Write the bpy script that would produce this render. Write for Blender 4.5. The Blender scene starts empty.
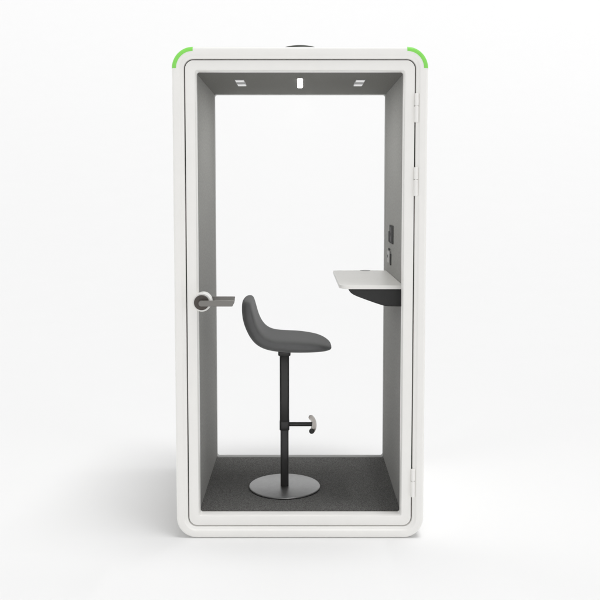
import bpy, bmesh, math
from mathutils import Vector
C = bpy.context.scene.collection
PI = math.pi

# ------------------------------------------------------------ materials
def mat(name, col, rough=.5, metal=0, noise=None, bump=None, spec=.5, coat=0, emit=None, sheen=0):
    m = bpy.data.materials.new(name); m.use_nodes = True
    nt = m.node_tree; b = nt.nodes['Principled BSDF']
    b.inputs['Base Color'].default_value = (*col, 1)
    b.inputs['Roughness'].default_value = rough
    b.inputs['Metallic'].default_value = metal
    b.inputs['Specular IOR Level'].default_value = spec
    b.inputs['Coat Weight'].default_value = coat
    b.inputs['Sheen Weight'].default_value = sheen
    if emit:
        b.inputs['Emission Color'].default_value = (*emit[0], 1)
        b.inputs['Emission Strength'].default_value = emit[1]
    tc = nt.nodes.new('ShaderNodeTexCoord')
    if noise:                                   # (scale, amount, stretch)
        sc, amt, st = noise
        mp = nt.nodes.new('ShaderNodeMapping'); mp.inputs['Scale'].default_value = st
        nt.links.new(tc.outputs['Object'], mp.inputs['Vector'])
        n = nt.nodes.new('ShaderNodeTexNoise'); n.inputs['Scale'].default_value = sc
        n.inputs['Detail'].default_value = 4; n.inputs['Roughness'].default_value = .65
        nt.links.new(mp.outputs[0], n.inputs['Vector'])
        r = nt.nodes.new('ShaderNodeValToRGB')
        r.color_ramp.elements[0].position = .38; r.color_ramp.elements[1].position = .62
        r.color_ramp.elements[0].color = (*[c*(1-amt) for c in col], 1)
        r.color_ramp.elements[1].color = (*[min(1, c*(1+amt)) for c in col], 1)
        nt.links.new(n.outputs['Fac'], r.inputs[0]); nt.links.new(r.outputs[0], b.inputs['Base Color'])
    if bump:                                    # (scale, strength, distance)
        n2 = nt.nodes.new('ShaderNodeTexNoise'); n2.inputs['Scale'].default_value = bump[0]
        n2.inputs['Detail'].default_value = 3
        nt.links.new(tc.outputs['Object'], n2.inputs['Vector'])
        bp = nt.nodes.new('ShaderNodeBump'); bp.inputs['Strength'].default_value = bump[1]
        bp.inputs['Distance'].default_value = bump[2]
        nt.links.new(n2.outputs['Fac'], bp.inputs['Height']); nt.links.new(bp.outputs[0], b.inputs['Normal'])
    return m

M = dict(
    paint=mat('white_paint', (.885, .875, .85), .34, bump=(900, .05, .0005), noise=(6, .008, (1, 1, 1))),
    green=mat('green_plastic', (.245, .73, .11), .45, noise=(8, .03, (1, 1, 1))),
    rear=mat('grey_frame', (.42, .42, .41), .5),
    rubber_gap=mat('rubber_and_gap_shade', (.02, .02, .019), .8),
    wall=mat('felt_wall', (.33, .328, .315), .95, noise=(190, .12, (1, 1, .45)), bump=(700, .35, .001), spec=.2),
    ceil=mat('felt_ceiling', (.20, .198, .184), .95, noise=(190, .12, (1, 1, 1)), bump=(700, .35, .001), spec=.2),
    carpet=mat('carpet', (.165, .164, .158), 1, noise=(190, .38, (1, 1, 1)), bump=(260, 1, .004), spec=.15),
    desk=mat('desk_laminate', (.87, .86, .83), .38, noise=(5, .01, (1, 1, 1))),
    black=mat('black_metal', (.011, .011, .011), .55),
    handle=mat('bronze_grey_metal', (.085, .074, .066), .4, metal=.5),
    lever=mat('grey_satin_metal', (.22, .213, .20), .4, metal=.6),
    seat=mat('grey_upholstery', (.102, .1035, .104), .62, noise=(60, .04, (1, 1, 1)), sheen=.1),
    tube=mat('dark_powder_coat', (.022, .0215, .021), .42, bump=(1200, .05, .0004)),
    steel=mat('brushed_steel', (.28, .25, .22), .25, metal=1),
    base=mat('grey_base_metal', (.31, .31, .31), .36, metal=.85, noise=(40, .04, (1, 1, 1))),
    lamp=mat('lamp_diffuser', (.9, .9, .9), .5, emit=((1, 1, .98), 125)),
    slat=mat('vent_slat_glow', (.85, .85, .85), .4, emit=((1, 1, 1), .2)),  # slight glow added to the vent slats to lift their brightness
    ventgrey=mat('vent_grey', (.36, .36, .36), .5),
    socket=mat('socket_dark', (.045, .045, .045), .8, spec=.2),
    plate=mat('control_grey', (.36, .355, .345), .5),
    vent=mat('roof_vent_grey', (.05, .055, .045), .5),
    floor=mat('studio_floor', (.832, .832, .832), .9, spec=.0, noise=(1.2, .002, (1, 1, 1))),
)
g = bpy.data.materials.new('clear_glass'); g.use_nodes = True
nt = g.node_tree; nt.nodes.clear()
o_ = nt.nodes.new('ShaderNodeOutputMaterial'); mx = nt.nodes.new('ShaderNodeMixShader')
tr = nt.nodes.new('ShaderNodeBsdfTransparent'); gl = nt.nodes.new('ShaderNodeBsdfGlossy')
gl.inputs['Roughness'].default_value = .35; gl.inputs['Color'].default_value = (1, 1, 1, 1)
mx.inputs[0].default_value = .002
tr.inputs['Color'].default_value = (1, 1, 1, 1)
nt.links.new(tr.outputs[0], mx.inputs[1])
nt.links.new(gl.outputs[0], mx.inputs[2]); nt.links.new(mx.outputs[0], o_.inputs[0])
M['glass'] = g

# ------------------------------------------------------------ mesh helpers
def obj(name, bm, m, parent=None, smooth=True, bevel=0, seg=2, subsurf=0, angle=40):
    bmesh.ops.recalc_face_normals(bm, faces=bm.faces)
    me = bpy.data.meshes.new(name); bm.to_mesh(me); bm.free()
    o = bpy.data.objects.new(name, me); C.objects.link(o)
    me.materials.append(M[m]); o.parent = parent
    if smooth:
        for p in me.polygons: p.use_smooth = True
        try: me.set_sharp_from_angle(angle=math.radians(angle))
        except Exception: pass
    if bevel:
        b = o.modifiers.new('b', 'BEVEL'); b.width = bevel; b.segments = seg
        b.limit_method = 'ANGLE'; b.angle_limit = math.radians(40); b.harden_normals = False
    if subsurf:
        s = o.modifiers.new('s', 'SUBSURF'); s.levels = s.render_levels = subsurf
    return o

def empty(name, loc):
    o = bpy.data.objects.new(name, None); o.location = loc; o.empty_display_size = .1
    C.objects.link(o); return o

def box(bm, x0, x1, y0, y1, z0, z1):
    v = [bm.verts.new((x, y, z)) for x in (x0, x1) for y in (y0, y1) for z in (z0, z1)]
    for f in ((0, 1, 3, 2), (4, 6, 7, 5), (0, 4, 5, 1), (2, 3, 7, 6), (0, 2, 6, 4), (1, 5, 7, 3)):
        bm.faces.new([v[i] for i in f])
    return bm

def rr(x0, x1, z0, z1, r, n=12):
    """rounded rectangle outline in XZ, same vertex count whatever the radius"""
    pts = []
    for cx, cz, a0 in ((x1-r, z1-r, 0), (x0+r, z1-r, 90), (x0+r, z0+r, 180), (x1-r, z0+r, 270)):
        for k in range(n+1):
            a = math.radians(a0+90*k/n); pts.append((cx+r*math.cos(a), cz+r*math.sin(a)))
    return pts

def loft(bm, rings, closed=False, cap=False):
    """join successive vertex loops (lists of Vector/3-tuples)"""
    L = [[bm.verts.new(p) for p in r] for r in rings]
    pairs = list(zip(L, L[1:])) + ([(L[-1], L[0])] if closed else [])
    n = len(L[0])
    for a, b in pairs:
        for i in range(n):
            j = (i+1) % n; bm.faces.new((a[i], a[j], b[j], b[i]))
    if cap: bm.faces.new(L[0]); bm.faces.new(list(reversed(L[-1])))
    return bm

W, H, R = .56, 2.2, .092                       # outer half width, height, corner radius
def frame_ring(profile, n=14):
    """closed ring swept round the booth's outline: profile = (inset, y, corner radius)"""
    bm = bmesh.new()
    rings = [[(x, y, z) for x, z in rr(-W+i, W-i, i, H-i, r, n)] for i, y, r in profile]
    return loft(bm, rings, closed=True)

def cyl(bm, p0, p1, r, n=32, r1=None):
    p0, p1 = Vector(p0), Vector(p1); d = (p1-p0).normalized()
    u = d.orthogonal().normalized(); w = d.cross(u)
    rings = [[p+u*q*math.cos(2*PI*k/n)+w*q*math.sin(2*PI*k/n) for k in range(n)] for p, q in ((p0, r), (p1, r if r1 is None else r1))]
    return loft(bm, rings, cap=True)

def prism(bm, pts, y0, y1):
    return loft(bm, [[(x, y0, z) for x, z in pts], [(x, y1, z) for x, z in pts]], cap=True)

# ------------------------------------------------------------ white studio floor
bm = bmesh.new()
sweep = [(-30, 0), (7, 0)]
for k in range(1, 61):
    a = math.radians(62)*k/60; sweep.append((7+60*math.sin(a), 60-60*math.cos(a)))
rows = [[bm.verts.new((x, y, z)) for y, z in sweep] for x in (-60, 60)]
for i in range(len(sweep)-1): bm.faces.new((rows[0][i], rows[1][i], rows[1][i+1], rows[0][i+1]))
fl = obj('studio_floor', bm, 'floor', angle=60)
fl['kind'] = 'structure'

# ------------------------------------------------------------ the booth
booth = empty('phone_booth', (0, 0, 0))
booth['label'] = 'tall white rounded-corner office phone booth with glass door, grey felt lining and green top corners'
booth['category'] = 'phone booth'

e = .012
prof = [(.0, .5, R), (0, e, R)]
for k in range(1, 7):
    a = PI/2*k/6; i = e*(1-math.cos(a)); prof.append((i, e*(1-math.sin(a)), R-i))
prof += [(.0315, 0, R-.0315), (.0340, .0007, R-.0340), (.0368, .0040, R-.0368), (.0400, .0078, R-.0400), (.0425, .0090, R-.0425), (.0493, .0096, R-.0493), (.0505, .0110, R-.0505),
         (.0505, .5, R-.0505), (.0505, .992, R-.0505), (.05, 1.0, R-.05), (.012, 1.0, R-.012), (.0035, .9965, R-.0035), (0, .988, R)]
shell = obj('shell', frame_ring(prof), 'paint', booth, angle=50)

# green corner trims wrapped over the two top corners
for s in (-1, 1):
    bm = bmesh.new(); t = .0012
    pr = [(-t, .985)]
    for k in range(0, 7):
        a = PI/2*k/6; pr.append((e-(e+t)*math.cos(a), e-(e+t)*math.sin(a)))
    pr += [(.0185, -t), (.0185, .004), (.004, .015), (.004, .985)]
    rings = []
    for k in range(25):
        a = PI/2*k/24; cx, cz = W-R, H-R
        rings.append([(s*(cx+(R-i)*math.cos(a)), y, cz+(R-i)*math.sin(a)) for i, y in pr])
    obj('corner_trim', loft(bm, rings, cap=True), 'green', booth, angle=40)

# lining
obj('side_wall', box(bmesh.new(), -.509, -.473, .064, .950, .0705, 2.1095), 'wall', booth, smooth=False)
obj('side_wall', box(bmesh.new(), .473, .509, .064, .950, .0705, 2.1095), 'wall', booth, smooth=False)
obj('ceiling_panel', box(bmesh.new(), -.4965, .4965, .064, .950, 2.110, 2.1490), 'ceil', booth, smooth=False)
obj('carpet', box(bmesh.new(), -.4965, .4965, .064, .950, .0515, .070), 'carpet', booth, smooth=False)
# dark ring added to paint shade into the gap round the door
obj('gap_shade_ring', frame_ring([(.0506, .032, R-.0506), (.0550, .032, .034), (.0550, .062, .034), (.0506, .062, R-.0506)]), 'rubber_gap', booth)
# strip between door and lining
obj('door_stop', frame_ring([(.0506, .0625, R-.0506), (.088, .0625, .02), (.088, .0635, .02), (.0506, .0635, R-.0506)]), 'rubber_gap', booth)

# rear frame and pane
def rect_ring(pr, n=10):
    return loft(bmesh.new(), [[(x, y, z) for x, z in rr(-a, a, b, c, r, n)] for a, b, c, r, y in pr], closed=True)
obj('rear_frame', rect_ring([(.5090, .0510, 2.1490, .035, .951), (.4722, .0715, 2.1090, .014, .951), (.4708, .0728, 2.1078, .0125, .953),
                             (.4708, .0728, 2.1078, .0125, .990), (.5090, .0510, 2.1490, .035, .990)]), 'rear', booth)
def pane(hw, z0, z1, r, y0, y1):
    return prism(bmesh.new(), rr(-hw, hw, z0, z1, r, 6), y0, y1)
obj('rear_glass', pane(.4704, .0732, 2.1074, .012, .964, .972), 'glass', booth, smooth=False)

# door
dp = [(.0565, .0125, .0370), (.0572, .0108, .036), (.0595, .0100, .0335), (.0965, .0100, .013), (.0985, .0106, .0125), (.1030, .0185, .011), (.1035, .021, .0105),
      (.1035, .0560, .0105), (.0565, .0560, .0370)]
door = obj('door', frame_ring(dp, 12), 'paint', booth, angle=35)
obj('door_glass', pane(.4564, .1036, 2.0964, .0104, .032, .040), 'glass', door, smooth=False)

hx, hz = -.4368, 1.0785
bm = bmesh.new(); cyl(bm, (hx, -.003, hz), (hx, .0315, hz), .0415, 48)
obj('handle_plate', bm, 'paint', door, bevel=.002)
bm = bmesh.new(); cyl(bm, (hx, .0405, hz), (hx, .066, hz), .0415, 48)
obj('handle_plate', bm, 'paint', door, bevel=.002)
for sgn, y0 in ((-1, -.0032), (1, .0662)):
    bm = bmesh.new(); cyl(bm, (hx, y0, hz), (hx, y0+sgn*.013, hz), .0335, 48)
    cyl(bm, (hx, y0+sgn*.0132, hz), (hx, y0+sgn*.036, hz), .0125, 32)
    obj('handle_rose', bm, 'handle', door, bevel=.0015)
    # flat lever with a raked end and a rounded root over the neck
    z0, z1 = hz-.0125, hz+.0135; ex = .006 if sgn < 0 else -.004
    pts = []
    for k in range(13):
        a = PI/2+PI*k/12; pts.append((hx+.004+.013*math.cos(a), hz+.0005+.013*math.sin(a)))
    pts += [(-.3060+ex+(.008 if sgn > 0 else 0), z0), (-.3025+ex+(.007 if sgn > 0 else 0), z0+.002), (-.2945+ex, z1-.008), (-.2930+ex, z1-.002), (-.2965+ex, z1)]
    bm = bmesh.new(); ya = y0+sgn*.0365; yb = y0+sgn*.0475
    prism(bm, pts, min(ya, yb), max(ya, yb))
    obj('handle_lever', bm, 'lever', door, bevel=.0025, seg=3)

for z0, z1 in ((1.873, 1.999), (1.551, 1.677), (.191, .319)):
    bm = bmesh.new(); zc = z1-(z1-z0)*.43; x = .5112; y = .0040
    cyl(bm, (x, y, z0), (x, y, zc-.0012), .0092, 24)
    cyl(bm, (x, y, zc+.0012), (x, y, z1), .0092, 24)
    cyl(bm, (x, y, z0+.01), (x, y, z1-.01), .0060, 20)
    box(bm, x-.0105, x-.004, .0075, .0125, z0+.002, zc-.003)
    obj('hinge', bm, 'paint', door, bevel=.0015)

# desk on the right wall
def plan_prism(bm, pts, z0, z1):
    return loft(bm, [[(x, y, z0) for x, y in pts], [(x, y, z1) for x, y in pts]], cap=True)
bm = bmesh.new()
pts = []
x0, x1, y0, y1 = .181, .4725, .105, .870
for cx, cy, r, a0 in ((x0+.055, y0+.055, .055, 180), (x1-.002, y0+.002, .002, 270), (x1-.002, y1-.002, .002, 0)):
    for k in range(11):
        a = math.radians(a0+9*k); pts.append((cx+r*math.cos(a), cy+r*math.sin(a)))
for k in range(11):
    a = math.radians(90+9*k); pts.append((x0+.022+.022*math.cos(a), y1-.022+.022*math.sin(a)))
plan_prism(bm, pts, 1.1255, 1.1430)
desk = obj('desk', bm, 'desk', booth, bevel=.0045, seg=4, angle=35)
bm = bmesh.new()
cyl(bm, (.357, .853, 1.128), (.357, .853, 1.1442), .0285, 32)
obj('cable_grommet', bm, 'ventgrey', desk, bevel=.001)
pts = [(.222, 1.1253), (.2265, 1.115), (.234, 1.1050), (.246, 1.0965), (.262, 1.0890), (.30, 1.0745), (.34, 1.0600), (.375, 1.0485), (.39, 1.0445), (.405, 1.0425), (.4728, 1.0415), (.4728, 1.1253)]
bm = bmesh.new(); prism(bm, pts, .135, .56)
obj('bracket', bm, 'black', desk, bevel=.003)

# right-wall fittings
bm = bmesh.new(); box(bm, .4690, .4728, .525, .690, 1.306, 1.400); box(bm, .4680, .4728, .690, .725, 1.309, 1.365)
sk = obj('power_socket', bm, 'socket', booth, bevel=.0015)
for z in (1.331, 1.375):
    bm = bmesh.new(); cyl(bm, (.4682, .610, z), (.4689, .610, z), .017, 24)
    obj('socket_face', bm, 'black', sk)
bm = bmesh.new(); box(bm, .4630, .4728, .640, .735, 1.2, 1.262)
cb = obj('control_box', bm, 'plate', booth, bevel=.003)
bm = bmesh.new(); box(bm, .4680, .4728, .617, .639, 1.192, 1.250); obj('dark_insert', bm, 'socket', cb, bevel=.001)
bm = bmesh.new(); cyl(bm, (.4615, .700, 1.234), (.4629, .700, 1.234), .008, 20); obj('button', bm, 'black', cb)
bm = bmesh.new(); box(bm, .4680, .4728, .665, .735, 1.2660, 1.2740); obj('card_slot', bm, 'socket', cb, bevel=.001)

# ceiling lamp and the two slatted vents
bm = bmesh.new(); box(bm, -.0107, .0107, .350, .680, 2.1095, 2.1098)
obj('ceiling_lamp', bm, 'lamp', booth)
for s in (-1, 1):
    xa, xb = sorted((s*.2725, s*.3130))
    bm = bmesh.new(); box(bm, xa-.003, xb+.003, .375, .605, 2.1080, 2.1098)
    v = obj('ceiling_vent', bm, 'ventgrey', booth, bevel=.0008)
    for ya, yb in ((.385, .440), (.530, .592)):
        bm = bmesh.new(); box(bm, xa, xb, ya, yb, 2.1055, 2.1078)
        obj('slat', bm, 'slat', v, bevel=.0006)

# roof fan cap
bm = bmesh.new(); rings = []
n = 48
for r, z in ((.085, 2.2), (.085, 2.226), (.118, 2.228), (.124, 2.236), (.120, 2.245), (.100, 2.254), (.070, 2.2600), (.035, 2.2632), (.004, 2.2640)):
    rings.append([(.78*r*math.cos(2*PI*k/n), .30+.78*r*math.sin(2*PI*k/n), z-.0094*(z > 2.21)) for k in range(n)])
loft(bm, rings, cap=True)
obj('roof_vent', bm, 'vent', booth, angle=50)

# ------------------------------------------------------------ the bar stool
SX, SY = -.0785, .471
stool = empty('bar_stool', (SX, SY, .070))
stool['label'] = 'grey low-back upholstered bar stool on dark post and round metal base, inside the booth'
stool['category'] = 'bar stool'
bm = bmesh.new(); rings = []; n = 72
for r, z in ((.170, .0036), (.1800, .0037), (.1806, .0042), (.1808, .0062), (.1795, .0080), (.1765, .0092), (.020, .0100)):
    rings.append([(r*math.cos(2*PI*k/n), r*math.sin(2*PI*k/n), z) for k in range(n)])
loft(bm, rings, cap=True)
obj('base_plate', bm, 'base', stool, angle=35)
bm = bmesh.new(); cyl(bm, (0, 0, .0002), (0, 0, .0035), .1812, 72)
obj('base_ring', bm, 'black', stool)
def sq(h, r, z, n=6): return [(x, y, z) for x, y in rr(-h, h, -h, h, r, n)]
def sqtube(h, r, z0, z1, bv=.001):
    return loft(bmesh.new(), [sq(h-bv, r-bv, z0), sq(h, r, z0+bv), sq(h, r, z1-bv), sq(h-bv, r-bv, z1)], cap=True)
obj('lower_post', sqtube(.0205, .011, .0105, .315), 'tube', stool, angle=50)
obj('upper_post', sqtube(.0235, .012, .3005, .692), 'tube', stool, angle=50)
obj('post_collar', sqtube(.0247, .0125, .2995, .345), 'tube', stool, angle=50)
obj('seat_mount', sqtube(.031, .012, .6800, .712, .003), 'tube', stool, angle=50)
# footrest: short arm and a bowed bar
bm = bmesh.new(); za = .326
cyl(bm, (.022, 0, za), (.142, 0, za), .0108, 24)
fa = obj('footrest_arm', bm, 'tube', stool)
bm = bmesh.new(); rings = []; N = 28
path = []
for k in range(N+1):
    t = -1+2*k/N
    path.append(Vector((.1500-.009*t*t-.004*abs(t)**6, .124*t, za)))
for i, p in enumerate(path):
    d = (path[min(i+1, N)]-path[max(i-1, 0)]).normalized(); u = Vector((0, 0, 1)); w = d.cross(u)
    rings.append([p+(u*math.cos(2*PI*k/24)+w*math.sin(2*PI*k/24))*.0130 for k in range(24)])
loft(bm, rings, cap=True)
fb = obj('foot_bar', bm, 'steel', fa)
d = (path[1]-path[0]).normalized()
for p, q in ((path[0], -1), (path[-1], 1)):
    dd = (path[1]-path[0]).normalized() if q < 0 else (path[-2]-path[-1]).normalized()
    bm = bmesh.new(); cyl(bm, p-dd*.0005, p-dd*.009, .0135, 24, .0120); obj('end_cap', bm, 'black', fb, bevel=.001)

# seat: one padded shell lofted along its side profile (T upper face, B underside, w half width)
S = [((-.255, 1.0425), (-.271, 1.0430), .120), ((-.2370, 1.0350), (-.2860, 1.0340), .152), ((-.2300, 1.015), (-.2890, 1.012), .171),
     ((-.2220, .988), (-.2890, .977), .180), ((-.2125, .952), (-.2845, .940), .184), ((-.2000, .918), (-.2710, .898), .190),
     ((-.1790, .885), (-.2480, .852), .195), ((-.1480, .865), (-.2160, .815), .197), ((-.1080, .8580), (-.1640, .791), .200),
     ((-.0600, .8565), (-.0850, .7810), .201), ((.0000, .8540), (-.0050, .7795), .199), ((.0500, .8470), (.0500, .7800), .190),
     ((.0900, .8395), (.0950, .7815), .176), ((.1220, .8275), (.1270, .7845), .150), ((.1430, .8150), (.1480, .7885), .116), ((.1565, .8035), (.1590, .7935), .074)]
rings = []; n = 40
for idx, (T, B, w) in enumerate(S):
    T = Vector((T[0], T[1])); B = Vector((B[0], B[1])); E = T.lerp(B, .34)
    th = (B-T).length
    dish = min(.006, th*.08) if 1 < idx < 15 else 0
    ring = []
    for k in range(n):
        a = 2*PI*k/n; c, s_ = math.cos(a), math.sin(a)
        if s_ >= 0:
            lat = w*math.copysign(abs(c)**.56, c); P = E.lerp(T, abs(s_)**.66)
            P = P+(B-T).normalized()*dish*(1-(lat/w)**2)*s_**2
        else:
            lat = w*math.copysign(abs(c)**.80, c); P = E.lerp(B, abs(s_)**.72)
        ring.append((P.x-SX, lat, P.y-.070))
    rings.append(ring)
bm = bmesh.new(); loft(bm, rings, cap=True)
obj('seat', bm, 'seat', stool, subsurf=2, angle=180)

# ------------------------------------------------------------ light
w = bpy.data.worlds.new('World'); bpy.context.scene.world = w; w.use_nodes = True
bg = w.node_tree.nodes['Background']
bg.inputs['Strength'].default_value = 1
wt = w.node_tree                                # unseen light gradient: raised low down to lift front faces, dimmed overhead
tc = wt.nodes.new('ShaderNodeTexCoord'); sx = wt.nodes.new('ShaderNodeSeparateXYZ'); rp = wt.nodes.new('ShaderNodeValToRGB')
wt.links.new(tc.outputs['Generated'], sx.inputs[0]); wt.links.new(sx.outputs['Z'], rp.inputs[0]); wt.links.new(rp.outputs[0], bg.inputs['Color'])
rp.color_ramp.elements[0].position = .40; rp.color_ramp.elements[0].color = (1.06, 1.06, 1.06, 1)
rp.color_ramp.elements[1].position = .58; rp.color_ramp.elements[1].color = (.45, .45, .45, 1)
def area(name, loc, target, size, power):
    l = bpy.data.lights.new(name, 'AREA'); l.shape = 'SQUARE'; l.size = size; l.energy = power
    o = bpy.data.objects.new(name, l); C.objects.link(o); o.location = loc
    o.rotation_euler = (Vector(target)-Vector(loc)).to_track_quat('-Z', 'Y').to_euler()
    return o
area('key_softbox', (36, -12, 208), (0, 0, 0), 80, 250000)

# ------------------------------------------------------------ camera
cam = bpy.data.cameras.new('camera'); co = bpy.data.objects.new('camera', cam); C.objects.link(co)
cam.sensor_width = 36; cam.lens = 50; cam.clip_end = 200; cam.shift_y = -46/600
co.location = (0, -3.685, 1.554); co.rotation_euler = (PI/2-math.atan(.0705), 0, 0)
sc = bpy.context.scene; sc.camera = co
sc.view_settings.view_transform = 'Standard'; sc.view_settings.look = 'None'
sc.view_settings.exposure = 0; sc.view_settings.gamma = 1
sc.cycles.max_bounces = 12; sc.cycles.transparent_max_bounces = 16
